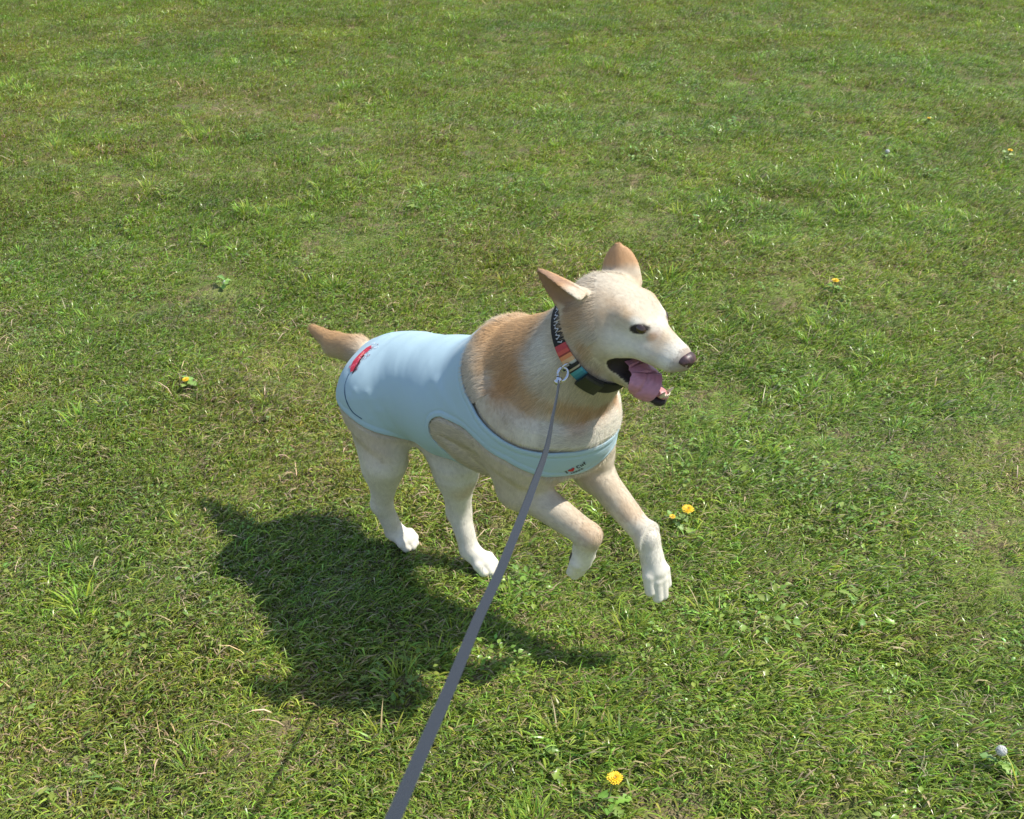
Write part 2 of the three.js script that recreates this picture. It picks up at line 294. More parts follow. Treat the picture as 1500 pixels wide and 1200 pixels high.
// ---------------------------------------------------------------- coat colours: cream, with tan markings found on the body
const CREAM = [.56, .485, .365], WHITE = [.74, .705, .61], TAN = [.51, .31, .14], DTAN = [.47, .235, .08], PINK = [.36, .17, .13];
const spots = [];                                              // [x, y, z, radius, colour, strength]
function spot(px, py, r, c, a, both = true) { const p = hit(px, py); if (!p) return; spots.push([p.x, p.y, p.z, r, c, a]); if (both && Math.abs(p.z) > .01) spots.push([p.x, p.y, -p.z, r, c, a]); }
for (const [px, py, r, c, a] of [
  [745, 490, .062, TAN, .95], [720, 515, .035, TAN, .7], [742, 535, .050, TAN, .95], [748, 575, .040, TAN, .85], [775, 590, .030, TAN, .8], [785, 470, .045, TAN, .75], [760, 480, .05, TAN, .7],
  [838, 602, .020, DTAN, .8], [856, 610, .024, DTAN, .95], [882, 604, .024, DTAN, .85], [815, 596, .020, TAN, .7], [849, 624, .020, DTAN, .85], [735, 560, .03, DTAN, .5], [752, 545, .03, DTAN, .5],
  [690, 520, .022, CREAM, .7], [692, 560, .024, CREAM, .8], [695, 590, .03, CREAM, .7], [797, 528, .036, WHITE, .7], [796, 500, .022, WHITE, .5], [800, 560, .022, CREAM, .6], [745, 625, .035, CREAM, .6], [790, 640, .04, WHITE, .6], [650, 640, .05, CREAM, .5],
  [845, 462, .024, TAN, .7], [838, 480, .018, TAN, .6], [856, 506, .013, DTAN, .6], [862, 520, .010, TAN, .5], [848, 530, .014, TAN, .45], [870, 540, .014, TAN, .35],
  [905, 452, .020, TAN, .38], [880, 470, .016, TAN, .35], [920, 462, .012, TAN, .35], [965, 497, .014, TAN, .35], [958, 488, .009, PINK, .35], [880, 440, .02, TAN, .25],
  [985, 520, .016, WHITE, .8], [930, 515, .028, WHITE, .7], [905, 500, .026, WHITE, .6], [975, 540, .016, WHITE, .7], [960, 478, .012, WHITE, .5], [930, 471, .008, WHITE, .7], [938, 494, .008, WHITE, .6], [840, 650, .05, WHITE, .5], [880, 630, .03, WHITE, .6],
  [868, 772, .022, TAN, .3], [925, 742, .022, TAN, .33], [905, 715, .02, TAN, .25], [865, 690, .025, TAN, .25], [875, 800, .016, TAN, .25], [555, 660, .04, TAN, .18], [690, 720, .02, TAN, .22],
]) spot(px, py, r, c, a);
const earPts = [[nEarB, nEarT], [fEarB, fEarT]];
const eyeAt = toHead(hit(934, 483)), EYE_R = .0088;
function coat(x, y, z) {
  const n = fbm(x * 26, y * 26, z * 26, 2), n2 = noise(x * 210 + y * 60, y * 210 - x * 60, z * 210), c = [...CREAM];
  const put = (t, a) => { for (let i = 0; i < 3; i++) c[i] += (t[i] - c[i]) * a; };
  put(WHITE, sstep(.34, .24, y + (n - .5) * .05) * .85);
  if (x < -.18) put(TAN, .75 * sstep(-.19, -.24, x) * sstep(-.02, .02, (y - .40) + (n - .5) * .03) + .25 * sstep(-.2, -.3, x));
  for (const s of spots) { const dx = x - s[0], dy = y - s[1], dz = z - s[2], q = (dx * dx + dy * dy + dz * dz) / (s[3] * s[3]); if (q < 4) put(s[4], s[5] * sstep(1.7, .35, Math.sqrt(q) + (n - .5) * 1.1 + (n2 - .5) * .35)); }
  earPts.forEach(([b, t], i) => { const ab = t.clone().sub(b), L = ab.length(); ab.normalize(); const p = V(x, y, z).sub(b), u = p.dot(ab) / L, d = p.addScaledVector(ab, -u * L).length(); if (d < .055 && u > -.4) { put(DTAN, .8 * sstep(i ? .25 : .05, i ? .62 : .5, u + (n - .5) * .3) * sstep(.056, .044, d)); if (!i && p.dot(V(.05, .45, -.9)) < .0035 && u > -.1) put([.30, .18, .11], .8 * sstep(-.1, .15, u) * sstep(.032, .026, d)); } });
  if (x > .38 && y > .5) {                                     // lips, mouth lining, rims of the eyes
    const h = toHead(V(x, y, z)), m = carve(x, y, z);
    if (h.x > -.05 && h.x < .1) { const lip = h.y > -.055 ? .0022 : .0030; if (m < lip) { for (let i = 0; i < 3; i++) c[i] = [.022, .014, .014][i]; if (m < .0005 && Math.abs(z) < .017 && h.x < .05) put([.20, .07, .07], .6); } }
    const ex = h.x - eyeAt.x, ey = h.y - eyeAt.y, q = Math.hypot((ex * .92 + ey * .38) / .0124, (ey * .92 - ex * .38) / .0083);
    if (Math.abs(z) > .02) put([.025, .018, .015], sstep(1.12, .86, q + (n2 - .5) * .15));
    const jd = Math.hypot(h.x - jawTip.x - .004, h.y - jawTip.y - .002, z); put([.028, .020, .020], .95 * sstep(.021, .014, jd + (n2 - .5) * .006) * (h.y > jawTip.y - .009 ? 1 : .0));
    const ed = Math.hypot(ex - .021, ey + .006); if (Math.abs(z) > .012) put(DTAN, .5 * sstep(.009, .003, ed));
    if (h.x > .058 && h.y > -.03) put([.16, .10, .09], .55 * sstep(.066, .074, h.x + (n2 - .5) * .006));
  }
  for (const [p, nn, a, L, w] of pads) { const q = V(x, y, z).sub(p); if (q.length() < .034 && q.dot(nn) < -.0095 && q.dot(a) > -.03) put([.030, .025, .025], .95); }
  const t = .90 + .2 * n2; return [c[0] * t, c[1] * t, c[2] * t];
}
function shadeNormals(net, fn, list) { const out = new Float32Array(net.pos.length); for (let i = 0; i < out.length; i += 3) { const g = gradient(fn, { x: net.pos[i], y: net.pos[i + 1], z: net.pos[i + 2] }, list ? list(net.pos[i], net.pos[i + 1], net.pos[i + 2]) : prims); out[i] = g.x; out[i + 1] = g.y; out[i + 2] = g.z; } return out; }
const few = (x, y, z) => prims.filter(p => p.d(x, y, z) < .03 + p.k);
const bodyNormal = shadeNormals(bodyNet, bodyField, few);
const bodyColor = new Float32Array(bodyNet.pos.length);
for (let i = 0; i < bodyColor.length; i += 3) bodyColor.set(coat(bodyNet.pos[i], bodyNet.pos[i + 1], bodyNet.pos[i + 2]), i);
{
  const g = new THREE.BufferGeometry();
  g.setAttribute('position', new THREE.BufferAttribute(bodyNet.pos, 3)); g.setAttribute('normal', new THREE.BufferAttribute(bodyNormal, 3)); g.setAttribute('color', new THREE.BufferAttribute(bodyColor, 3)); g.setIndex(bodyNet.idx);
  mesh('body', g, std({ vertexColors: true, roughness: .75 }), dog);
}
console.log('body done');
{ // short coat: fine hairs lying along the body
  const N = 300000, { pos, idx } = bodyNet, nt = idx.length / 3, cum = new Float64Array(nt); let tot = 0;
  for (let t = 0; t < nt; t++) {
    const a = idx[3 * t] * 3, b = idx[3 * t + 1] * 3, c = idx[3 * t + 2] * 3;
    const ux = pos[b] - pos[a], uy = pos[b + 1] - pos[a + 1], uz = pos[b + 2] - pos[a + 2], vx = pos[c] - pos[a], vy = pos[c + 1] - pos[a + 1], vz = pos[c + 2] - pos[a + 2];
    let ar = Math.hypot(uy * vz - uz * vy, uz * vx - ux * vz, ux * vy - uy * vx) / 2; const x = pos[a], y = pos[a + 1], z = pos[a + 2];
    if (shirtCover(x, y, z) > .004) ar = 0; if (x > .38 && y > .5 && carve(x, y, z) < .004) ar = 0;
    if (x > .4 && y > .6) { const h = toHead(V(x, y, z)); if (Math.hypot(h.x - eyeAt.x, h.y - eyeAt.y) < .012) ar = 0; if (h.x > .074) ar = 0; }
    tot += ar; cum[t] = tot;
  }
  const P = new Float32Array(N * 9), NN = new Float32Array(N * 9), CC = new Float32Array(N * 9); let o = 0;
  for (let q = 0; q < N; q++) {
    const r = rnd() * tot; let lo = 0, hi = nt - 1; while (lo < hi) { const m = lo + hi >> 1; if (cum[m] < r) lo = m + 1; else hi = m; }
    let u = rnd(), v = rnd(); if (u + v > 1) { u = 1 - u; v = 1 - v; } const w = 1 - u - v, ia = idx[3 * lo] * 3, ib = idx[3 * lo + 1] * 3, ic = idx[3 * lo + 2] * 3;
    const at = (A, k) => A[ia + k] * w + A[ib + k] * u + A[ic + k] * v;
    const p = V(at(pos, 0), at(pos, 1), at(pos, 2)), n = V(at(bodyNormal, 0), at(bodyNormal, 1), at(bodyNormal, 2)).normalize();
    let best = 1, fl = null, part = ''; for (const k of prims) { const d = k.d(p.x, p.y, p.z); if (d < best) { best = d; fl = k.flow; part = k.part; } }
    let f = fl.clone(); f.x += (noise(p.x * 30, p.y * 30, p.z * 30) - .5) * .9 + rr(-.25, .25); f.y += (noise(p.x * 30 + 9, p.y * 30, p.z * 30) - .5) * .9 + rr(-.25, .25); f.z += (noise(p.x * 30, p.y * 30 + 9, p.z * 30) - .5) * .9 + rr(-.25, .25);
    f.addScaledVector(n, -f.dot(n)); if (f.lengthSq() < 1e-4) continue; f.normalize();
    const fine = part === 'head' ? .0055 : part === 'ear' ? .0045 : part === 'leg' ? (pads.some(q => q[0].distanceTo(p) < .045) ? .0018 : .0062) : part === 'neck' ? .017 : .013, len = fine * rr(.6, 1.25), up = rr(.06, .26);
    const s = V(0, 0, 0).crossVectors(n, f).multiplyScalar(part === 'head' || part === 'ear' ? .00032 : .00042);
    const tip = p.clone().addScaledVector(f, len).addScaledVector(n, len * up); p.addScaledVector(n, -.0006);
    P.set([p.x + s.x, p.y + s.y, p.z + s.z, p.x - s.x, p.y - s.y, p.z - s.z, tip.x, tip.y, tip.z], o);
    const m = n.clone().addScaledVector(f, -.12).normalize(); for (let k = 0; k < 9; k += 3) NN.set([m.x, m.y, m.z], o + k);
    const t = part === 'neck' || part === 'torso' ? rr(.72, 1.3) : rr(.84, 1.2); for (let k = 0; k < 3; k++) { const c = Math.min(at(bodyColor, k) * t, .85); CC[o + k] = CC[o + 3 + k] = CC[o + 6 + k] = c; }
    o += 9;
  }
  const g = new THREE.BufferGeometry(); g.setAttribute('position', new THREE.BufferAttribute(P.subarray(0, o), 3)); g.setAttribute('normal', new THREE.BufferAttribute(NN.subarray(0, o), 3)); g.setAttribute('color', new THREE.BufferAttribute(CC.subarray(0, o), 3));
  const m = mesh('coat', g, std({ vertexColors: true, roughness: .6 }), dog); m.userData.kind = 'stuff';
}
console.log('coat done');

// ---------------------------------------------------------------- face and claws
const rotTo = (m, x, y, z) => m.quaternion.setFromRotationMatrix(new THREE.Matrix4().makeBasis(x, y, z));
for (const s of [1, -1]) {
  const c = Hd(eyeAt.x + .0005, eyeAt.y, s * (Math.abs(eyeAt.z) - EYE_R * .88));
  const g = new THREE.SphereGeometry(EYE_R, 32, 20); const m = mesh('eye', g, new THREE.MeshPhysicalMaterial({ color: lin(.035, .016, .008), roughness: .08, clearcoat: 1, clearcoatRoughness: .04 }), dog); m.position.copy(c); m.scale.set(1.15, .86, 1); rotTo(m, V(hx.x, hx.y, 0).applyAxisAngle(hz, -.35), V(hy.x, hy.y, 0).applyAxisAngle(hz, -.35), hz);
}
{ // nose leather with nostrils
  const g = new THREE.SphereGeometry(1, 56, 40), p = g.attributes.position;
  for (let i = 0; i < p.count; i++) {
    let x = p.getX(i), y = p.getY(i), z = p.getZ(i); const w = y > 0 ? 1.12 : 1 - .38 * -y; let X = x * .0125, Y = y * .0124, Z = z * .0162 * w;
    if (y > .25) X *= 1.05; const nost = Math.exp(-((Math.abs(z) - .52) ** 2 / .035 + (y + .12) ** 2 / .05)); if (x > 0) X -= nost * .0065; const sl = Math.exp(-(z * z) / .006) * (y < .2 ? 1 : 0); if (x > 0) X -= sl * .0016;
    X += (noise(z * 14 + 4, y * 14, x * 14) - .5) * .0009; p.setXYZ(i, X, Y, Z);
  }
  g.computeVertexNormals(); const col = new Float32Array(p.count * 3); for (let i = 0; i < p.count; i++) { const n = noise(p.getZ(i) * 260, p.getY(i) * 260, 3), c = [lerp(.040, .14, n * n), lerp(.024, .066, n * n), lerp(.026, .068, n * n)]; col.set(c, i * 3); }
  g.setAttribute('color', new THREE.BufferAttribute(col, 3));
  const m = mesh('nose', g, std({ vertexColors: true, roughness: .42 }), dog); m.position.copy(Hd(.0795, -.0045, 0)); rotTo(m, hx, hy, hz);
}
{ // tongue hanging over the near lower lip
  const path = [[-.012, -.062, .004], [.014, -.063, .008], [.034, -.063, .015], [.044, -.067, .025], [.047, -.076, .034], [.044, -.085, .038], [.039, -.093, .0395]].map(a => Hd(...a)), cur = new THREE.CatmullRomCurve3(path), NU = 36, NV = 16, pos = [], idx = [], col = [];
  const across0 = hx.clone().multiplyScalar(.80).addScaledVector(hz, -.50).addScaledVector(hy, .05).normalize();
  for (let side = 0; side < 2; side++) for (let i = 0; i <= NU; i++) {
    const t = i / NU, c = cur.getPointAt(t), T = cur.getTangentAt(t), a = across0.clone().addScaledVector(T, -across0.dot(T)).normalize(), n = V(0, 0, 0).crossVectors(a, T).normalize(); if (n.dot(hz) < 0 && t > .5 || n.dot(hy) < 0 && t < .3) n.negate();
    const w = .0245 * (t < .75 ? lerp(.80, 1, t / .75) : Math.sqrt(Math.max(0, 1 - ((t - .75) / .25) ** 2 * .96))) + .0008;
    for (let j = 0; j <= NV; j++) { const s = j / NV * 2 - 1, edge = Math.sqrt(Math.max(0, 1 - s * s)), th = .0042 * edge * (t > .95 ? .6 : 1), dip = .0028 * Math.exp(-s * s / .012) * sstep(1, .85, t), q = c.clone().addScaledVector(a, s * w).addScaledVector(n, (side ? -th : th - dip) + .0035 * s * s + (noise(t * 9, s * 4, 2) - .5) * .002); pos.push(q.x, q.y, q.z); const v = .85 + .3 * noise(t * 30, s * 12, 8); col.push(.47 * v, .20 * v, .25 * v); }
  }
  const R = NV + 1, S = (NU + 1) * R; for (let i = 0; i < NU; i++) for (let j = 0; j < NV; j++) { const a = i * R + j, b = a + R; idx.push(a, b, a + 1, a + 1, b, b + 1, a + S, a + 1 + S, b + S, a + 1 + S, b + 1 + S, b + S); }
  for (let j = 0; j < NV; j++) { const a = NU * R + j; idx.push(a, a + S, a + 1, a + 1, a + S, a + 1 + S); }
  const g = new THREE.BufferGeometry(); g.setAttribute('position', new THREE.Float32BufferAttribute(pos, 3)); g.setAttribute('color', new THREE.Float32BufferAttribute(col, 3)); g.setIndex(idx); g.computeVertexNormals();
  mesh('tongue', g, new THREE.MeshPhysicalMaterial({ vertexColors: true, roughness: .38, clearcoat: .25, clearcoatRoughness: .25 }), dog);
}
{ // lower gum and teeth
  const J = (f, u, z) => Hd(jawTip.x + f, jawTip.y + u, z), tooth = std({ color: lin(.72, .64, .48), roughness: .3 });
  const gum = new THREE.SphereGeometry(1, 24, 16); gum.scale(.015, .006, .0115); const gm = mesh('gum', gum, std({ color: lin(.50, .22, .21), roughness: .35 }), dog); gm.position.copy(J(-.006, .0095, 0)); rotTo(gm, hx, hy, hz);
  for (const s of [1, -1]) { const g = new THREE.LatheGeometry([[0, .015], [.0012, .0125], [.0024, .008], [.0032, .002], [.003, -.003]].map(a => new THREE.Vector2(...a)), 12); const m = mesh('canine_tooth', g, tooth, dog); m.position.copy(J(.001, .013, s * .0085)); m.quaternion.setFromUnitVectors(V(0, 1, 0), hy.clone().addScaledVector(hx, .32).addScaledVector(hz, s * .22).normalize()); }
  for (let i = -2; i <= 2; i++) { const g = new RoundedBoxGeometry(.0022, .006, .0028, 2, .0008); const m = mesh('incisor_tooth', g, tooth, dog); m.position.copy(J(.0075 - .0006 * i * i, .0145, i * .0031)); rotTo(m, hx, hy, hz); }
  for (const s of [1, -1]) for (let i = 0; i < 3; i++) { const g = new THREE.ConeGeometry(.0032, .007, 8); const m = mesh('cheek_tooth', g, tooth, dog); m.position.copy(J(-.030 - .010 * i, .0135 + .0055 * i, s * (.0125 + .0028 * i))); m.quaternion.setFromUnitVectors(V(0, 1, 0), hy); }
  for (const s of [1, -1]) { const g = new THREE.ConeGeometry(.0026, .011, 10); const m = mesh('upper_canine_tooth', g, tooth, dog); m.position.copy(Hd(.060, -.036, s * .0135)); m.quaternion.setFromUnitVectors(V(0, 1, 0), hy.clone().negate()); }
}
{
  const cm = std({ color: lin(.10, .075, .065), roughness: .4 });
  for (const [p, d] of claws) { const g = new THREE.ConeGeometry(.0026, .011, 8); const m = mesh('claw', g, cm, dog); m.position.copy(p).addScaledVector(d, .0035); m.quaternion.setFromUnitVectors(V(0, 1, 0), d); }
}

// ---------------------------------------------------------------- shirt
const clothPrims = prims.filter(p => p.part === 'torso' || p.part === 'neck' || p.part === 'leg').map(p => ({ ...p, k: p.k * 1.25 }));
const folds = [[[522, 572], [545, 612], [600, 651]], [[515, 580], [536, 616], [580, 646]], [[540, 575], [575, 622], [625, 655]], [[524, 509], [548, 494], [592, 487]], [[528, 518], [556, 500], [606, 492]], [[640, 560], [668, 600], [720, 652]], [[560, 600], [600, 640], [640, 662]]]
  .map((l, i) => [l.map(a => hit(...a)).filter(Boolean), [.004, .0032, .0026, .004, .003, .002, .002][i], [.006, .005, .008, .006, .005, .012, .010][i]]);
function segDist(p, a, b) { const ab = b.clone().sub(a), t = clamp(p.clone().sub(a).dot(ab) / ab.lengthSq(), 0, 1); return p.distanceTo(a.clone().addScaledVector(ab, t)); }
function clothRelief(x, y, z) {
  let r = .0016 * (fbm(x * 7 + 3, y * 10, z * 7, 2) - .5) + .0009 * (fbm(x * 40 + y * 30, y * 18, z * 30, 2) - .5);
  const p = V(x, y, z); for (const [l, amp, w] of folds) for (const q of (z > 0 ? [0] : [1])) { let d = 1; for (let i = 1; i < l.length; i++) { const a = l[i - 1].clone(), b = l[i].clone(); if (q) { a.z *= -1; b.z *= -1; } d = Math.min(d, segDist(p, a, b)); } if (d < w * 3) r += amp * Math.exp(-d * d / (w * w)); }
  return r;
}
const clothField = (x, y, z, list = clothPrims) => field(x, y, z, list) - .0040;
const clothNear = (x, y, z, R) => { let m = 1; const out = []; for (const p of clothPrims) { const d = p.d(x, y, z); if (d < m) m = d; if (d < R * 1.25 + p.k + .012) out.push(p); } return m < -(R + .03) || shirtCover(x, y, z) < -R - .03 ? [] : out; };
const shirtMat = (() => {
  const N = 256, d = new Uint8Array(N * N * 4); for (let j = 0; j < N; j++) for (let i = 0; i < N; i++) { const v = 128 + 60 * Math.sin(i * Math.PI / 2) * Math.sin(j * Math.PI / 4) + 60 * (hash3(i, j, 3) - .5), k = 4 * (j * N + i); d[k] = d[k + 1] = d[k + 2] = clamp(v, 0, 255); d[k + 3] = 255; }
  const t = new THREE.DataTexture(d, N, N); t.wrapS = t.wrapT = THREE.RepeatWrapping; t.magFilter = THREE.LinearFilter; t.needsUpdate = true;
  return new THREE.MeshPhysicalMaterial({ color: lin(.38, .52, .58), roughness: .8, sheen: .3, sheenRoughness: .5, sheenColor: lin(.8, .9, 1), bumpMap: t, bumpScale: .0004 });
})();
let shirt;
{
  const net = netMesh(clothField, .0028, LO, V(.50, .75, .22), clothNear), P = [], tri = [], cov = [];
  const few2 = (x, y, z) => clothPrims.filter(p => p.d(x, y, z) < .035 + p.k);
  const nrm = shadeNormals(net, clothField, few2), pos = net.pos, out = [], nor = [], edgeD = [];
  for (let i = 0; i < pos.length; i += 3) cov.push(shirtCover(pos[i], pos[i + 1], pos[i + 2]));
  const map = new Map(), vert = (i) => { let k = map.get(i); if (k === undefined) { k = out.length / 3; map.set(i, k); out.push(pos[3 * i], pos[3 * i + 1], pos[3 * i + 2]); nor.push(nrm[3 * i], nrm[3 * i + 1], nrm[3 * i + 2]); edgeD.push(cov[i]); } return k; };
  const cutV = (a, b) => { const key = a < b ? a * 1e7 + b : b * 1e7 + a; let k = map.get('c' + key); if (k === undefined) { const t = cov[a] / (cov[a] - cov[b]); k = out.length / 3; map.set('c' + key, k); for (let c = 0; c < 3; c++) { out.push(lerp(pos[3 * a + c], pos[3 * b + c], t)); nor.push(lerp(nrm[3 * a + c], nrm[3 * b + c], t)); } edgeD.push(0); } return k; };
  for (let t = 0; t < net.idx.length; t += 3) {
    const v = [net.idx[t], net.idx[t + 1], net.idx[t + 2]], poly = []; if (v.every(i => cov[i] <= 0)) continue;
    for (let k = 0; k < 3; k++) { const a = v[k], b = v[(k + 1) % 3]; if (cov[a] > 0) poly.push(vert(a)); if (cov[a] > 0 !== cov[b] > 0) poly.push(cutV(a, b)); }
    for (let k = 2; k < poly.length; k++) tri.push(poly[0], poly[k - 1], poly[k]);
  }
  // keep the largest connected piece (drops scraps on the legs)
  const nv = out.length / 3, par = new Int32Array(nv).map((_, i) => i), find = (i) => { while (par[i] !== i) i = par[i] = par[par[i]]; return i; };
  for (let t = 0; t < tri.length; t += 3) { par[find(tri[t])] = find(tri[t + 1]); par[find(tri[t + 1])] = find(tri[t + 2]); }
  const cnt = new Map(); for (let i = 0; i < nv; i++) { const r = find(i); cnt.set(r, (cnt.get(r) || 0) + 1); } const big = [...cnt].sort((a, b) => b[1] - a[1])[0][0];
  const keep = []; for (let t = 0; t < tri.length; t += 3) if (find(tri[t]) === big) keep.push(tri[t], tri[t + 1], tri[t + 2]);
  const outer = new Float32Array(nv * 6), uv = new Float32Array(nv * 4);
  for (let i = 0; i < nv; i++) {
    const x = out[3 * i], y = out[3 * i + 1], z = out[3 * i + 2], e = edgeD[i], r = clothRelief(x, y, z) * sstep(0, .012, e) + .0012 * sstep(.0105, .0085, e) - .0012 * Math.exp(-((e - .0105) ** 2) / 4e-6);
    for (let c = 0; c < 3; c++) { outer[3 * i + c] = out[3 * i + c] + nor[3 * i + c] * r; outer[3 * (nv + i) + c] = out[3 * i + c] + nor[3 * i + c] * (Math.min(r, 0) - .0022); }
    uv[2 * i] = uv[2 * (nv + i)] = x * 9; uv[2 * i + 1] = uv[2 * (nv + i) + 1] = Math.atan2(z, y - .41) * 1.1;
  }
  const edges = new Map(); for (let t = 0; t < keep.length; t += 3) for (let k = 0; k < 3; k++) { const a = keep[t + k], b = keep[t + (k + 1) % 3]; const rev = b * 1e7 + a; if (edges.has(rev)) edges.delete(rev); else edges.set(a * 1e7 + b, [a, b]); }
  const idx = [...keep]; for (let t = 0; t < keep.length; t += 3) idx.push(keep[t] + nv, keep[t + 2] + nv, keep[t + 1] + nv);
  for (const [a, b] of edges.values()) idx.push(a, a + nv, b, b, a + nv, b + nv);
  const g = new THREE.BufferGeometry(); g.setAttribute('position', new THREE.BufferAttribute(outer, 3)); g.setAttribute('uv', new THREE.BufferAttribute(uv, 2)); g.setIndex(idx); g.computeVertexNormals();
  shirt = mesh('shirt', g, shirtMat, dog); shirt.userData.label = 'light blue stretchy sleeveless dog shirt';
}
console.log('shirt done');
const clothSurf = (x, y, z) => clothField(x, y, z) - clothRelief(x, y, z);
function patch(name, a, b, h, shift, canvas, label) {           // a print that follows the cloth between two points of it
  const mid = a.clone().add(b).multiplyScalar(.5), ux = b.clone().sub(a), W = ux.length(); ux.normalize(); const n = gradient(clothField, mid, clothPrims), uy = V(0, 0, 0).crossVectors(n, ux).normalize();
  const NX = 40, NY = 20, pos = [], uv = [], idx = [];
  for (let j = 0; j <= NY; j++) for (let i = 0; i <= NX; i++) {
    const s = i / NX, t = j / NY, p = mid.clone().addScaledVector(ux, (s - .5) * W).addScaledVector(uy, (t - .5) * h + shift); for (let k = 0; k < 12; k++) { const d = clothSurf(p.x, p.y, p.z), g = gradient(clothField, p, clothPrims); p.addScaledVector(g, -d * .9); }
    const g = gradient(clothField, p, clothPrims); p.addScaledVector(g, .0011); pos.push(p.x, p.y, p.z); uv.push(s, t); if (i && j) { const q = j * (NX + 1) + i, r = q - NX - 1; idx.push(r - 1, r, q - 1, r, q, q - 1); }
  }
  const g = new THREE.BufferGeometry(); g.setAttribute('position', new THREE.Float32BufferAttribute(pos, 3)); g.setAttribute('uv', new THREE.Float32BufferAttribute(uv, 2)); g.setIndex(idx); g.computeVertexNormals();
  const tx = new THREE.CanvasTexture(canvas); tx.colorSpace = THREE.SRGBColorSpace;
  const m = mesh(name, g, std({ map: tx, alphaTest: .5, roughness: .7, side: THREE.DoubleSide }), shirt); m.userData.label = label; return m;
}
{
  const c = document.createElement('canvas'); c.width = 512; c.height = 256; const x = c.getContext('2d');
  x.fillStyle = '#111'; x.font = 'bold 118px sans-serif'; x.textBaseline = 'alphabetic'; x.fillText('I', 40, 124); x.fillText('Cuf', 262, 118);
  x.font = 'bold 92px sans-serif'; x.fillText('MAKE', 96, 232);
  x.fillStyle = '#b8141c'; x.beginPath(); x.moveTo(168, 132); x.bezierCurveTo(60, 60, 110, 0, 168, 52); x.bezierCurveTo(226, 0, 276, 60, 168, 132); x.fill();
  patch('chest_print', hit(826, 694, clothField), hit(862, 676, clothField), .030, -.004, c, 'small black lettering with a red heart');
}
{
  const c = document.createElement('canvas'); c.width = 1024; c.height = 512; const x = c.getContext('2d');
  const blob = (col, n, y0, y1, r0, r1, x0 = 0, x1 = 1024) => { x.fillStyle = col; for (let i = 0; i < n; i++) { const X = rr(x0, x1), Y = rr(y0, y1), r = rr(r0, r1); x.beginPath(); x.ellipse(X, Y, r * rr(1.2, 2.6), r * rr(.35, .8), rr(-.7, .7), 0, 7); x.fill(); } };
  const shape = (col, pts) => { x.fillStyle = col; x.beginPath(); x.moveTo(...pts[0]); for (let i = 1; i < pts.length; i++) x.lineTo(pts[i][0] + rr(-8, 8), pts[i][1] + rr(-8, 8)); x.closePath(); x.fill(); };
  blob('#cfd6e2', 26, 100, 420, 10, 22, 60, 960);
  shape('#bf2a40', [[50, 300], [150, 205], [320, 130], [540, 92], [760, 92], [880, 150], [800, 230], [660, 262], [480, 300], [300, 350], [120, 380]]);
  blob('#d9506a', 26, 130, 280, 10, 24, 160, 800); blob('#8d1728', 22, 180, 320, 6, 16, 140, 780);
  shape('#3c0a14', [[20, 380], [140, 352], [320, 318], [520, 262], [600, 240], [540, 300], [340, 362], [150, 410]]);
  blob('#7d3355', 30, 340, 430, 5, 13, 120, 620); blob('#7d3355', 24, 190, 320, 5, 12, 740, 960); blob('#f0a07a', 8, 180, 280, 8, 16, 380, 640); blob('#f6edf0', 26, 120, 420, 4, 10, 200, 960);
  patch('back_print', hit(511, 548, clothField), hit(556, 502, clothField), .050, .002, c, 'red graphic print on the back of the shirt');
}
{
  const pts = [[511, 548], [505, 566], [507, 586], [516, 603], [530, 614]].map(a => hit(...a, clothSurf)).filter(Boolean);
  mesh('seam', new THREE.TubeGeometry(new THREE.CatmullRomCurve3(pts), 40, .0011, 6), std({ color: lin(.05, .10, .16), roughness: .8 }), shirt);
}

// ---------------------------------------------------------------- collar
const neckPrims = prims.filter(p => p.part === 'torso' || p.part === 'neck');
const collarC = V(.378, .638, 0), cd = V(.656, -.755, 0), cn = V(.755, .656, 0);
function neckRadius(th, off) { const dir = cd.clone().multiplyScalar(Math.cos(th)).addScaledVector(hz, Math.sin(th)), c = collarC.clone().addScaledVector(cn, off); let t = .16; for (let i = 0; i < 60; i++) { const p = c.clone().addScaledVector(dir, t), d = field(p.x, p.y, p.z, neckPrims); if (d < .0003) break; t -= d * .8; if (t < .02) break; } return [c.clone().addScaledVector(dir, t), dir, t]; }
const angleOf = (px, py) => { const p = hit(px, py).sub(collarC); return Math.atan2(p.z, p.dot(cd)); };
function band(th0, th1, n, half, lift, thick, bow = 0) {         // closed strip round the neck
  const pos = [], uv = [], idx = [], S = [[-half, 0], [half, 0], [half, thick], [half * .8, thick + bow], [-half * .8, thick + bow], [-half, thick]];
  for (let i = 0; i <= n; i++) { const th = lerp(th0, th1, i / n); for (let k = 0; k <= S.length; k++) { const [o, r] = S[k % S.length]; const [, dir, t] = neckRadius(th, o * .5), q = collarC.clone().addScaledVector(cn, o).addScaledVector(dir, t + lift + r); pos.push(q.x, q.y, q.z); uv.push(th / (2 * Math.PI) + .5, o / half * .5 + .5); } }
  const R = S.length + 1; for (let i = 0; i < n; i++) for (let k = 0; k < S.length; k++) { const a = i * R + k, b = a + R; idx.push(a, a + 1, b, a + 1, b + 1, b); }
  for (const [i, f] of [[0, 1], [n, 0]]) for (let k = 1; k < S.length - 1; k++) { const a = i * R; f ? idx.push(a, a + k + 1, a + k) : idx.push(a, a + k, a + k + 1); }
  const g = new THREE.BufferGeometry(); g.setAttribute('position', new THREE.Float32BufferAttribute(pos, 3)); g.setAttribute('uv', new THREE.Float32BufferAttribute(uv, 2)); g.setIndex(idx); const f = g.toNonIndexed(); f.computeVertexNormals(); return f;
}
const worn = (g) => g.applyMatrix4(dog.matrixWorld);
const collar = thing('dog_collar', 'black collar with red, orange, cream and teal stripes around the dog neck', 'collar');
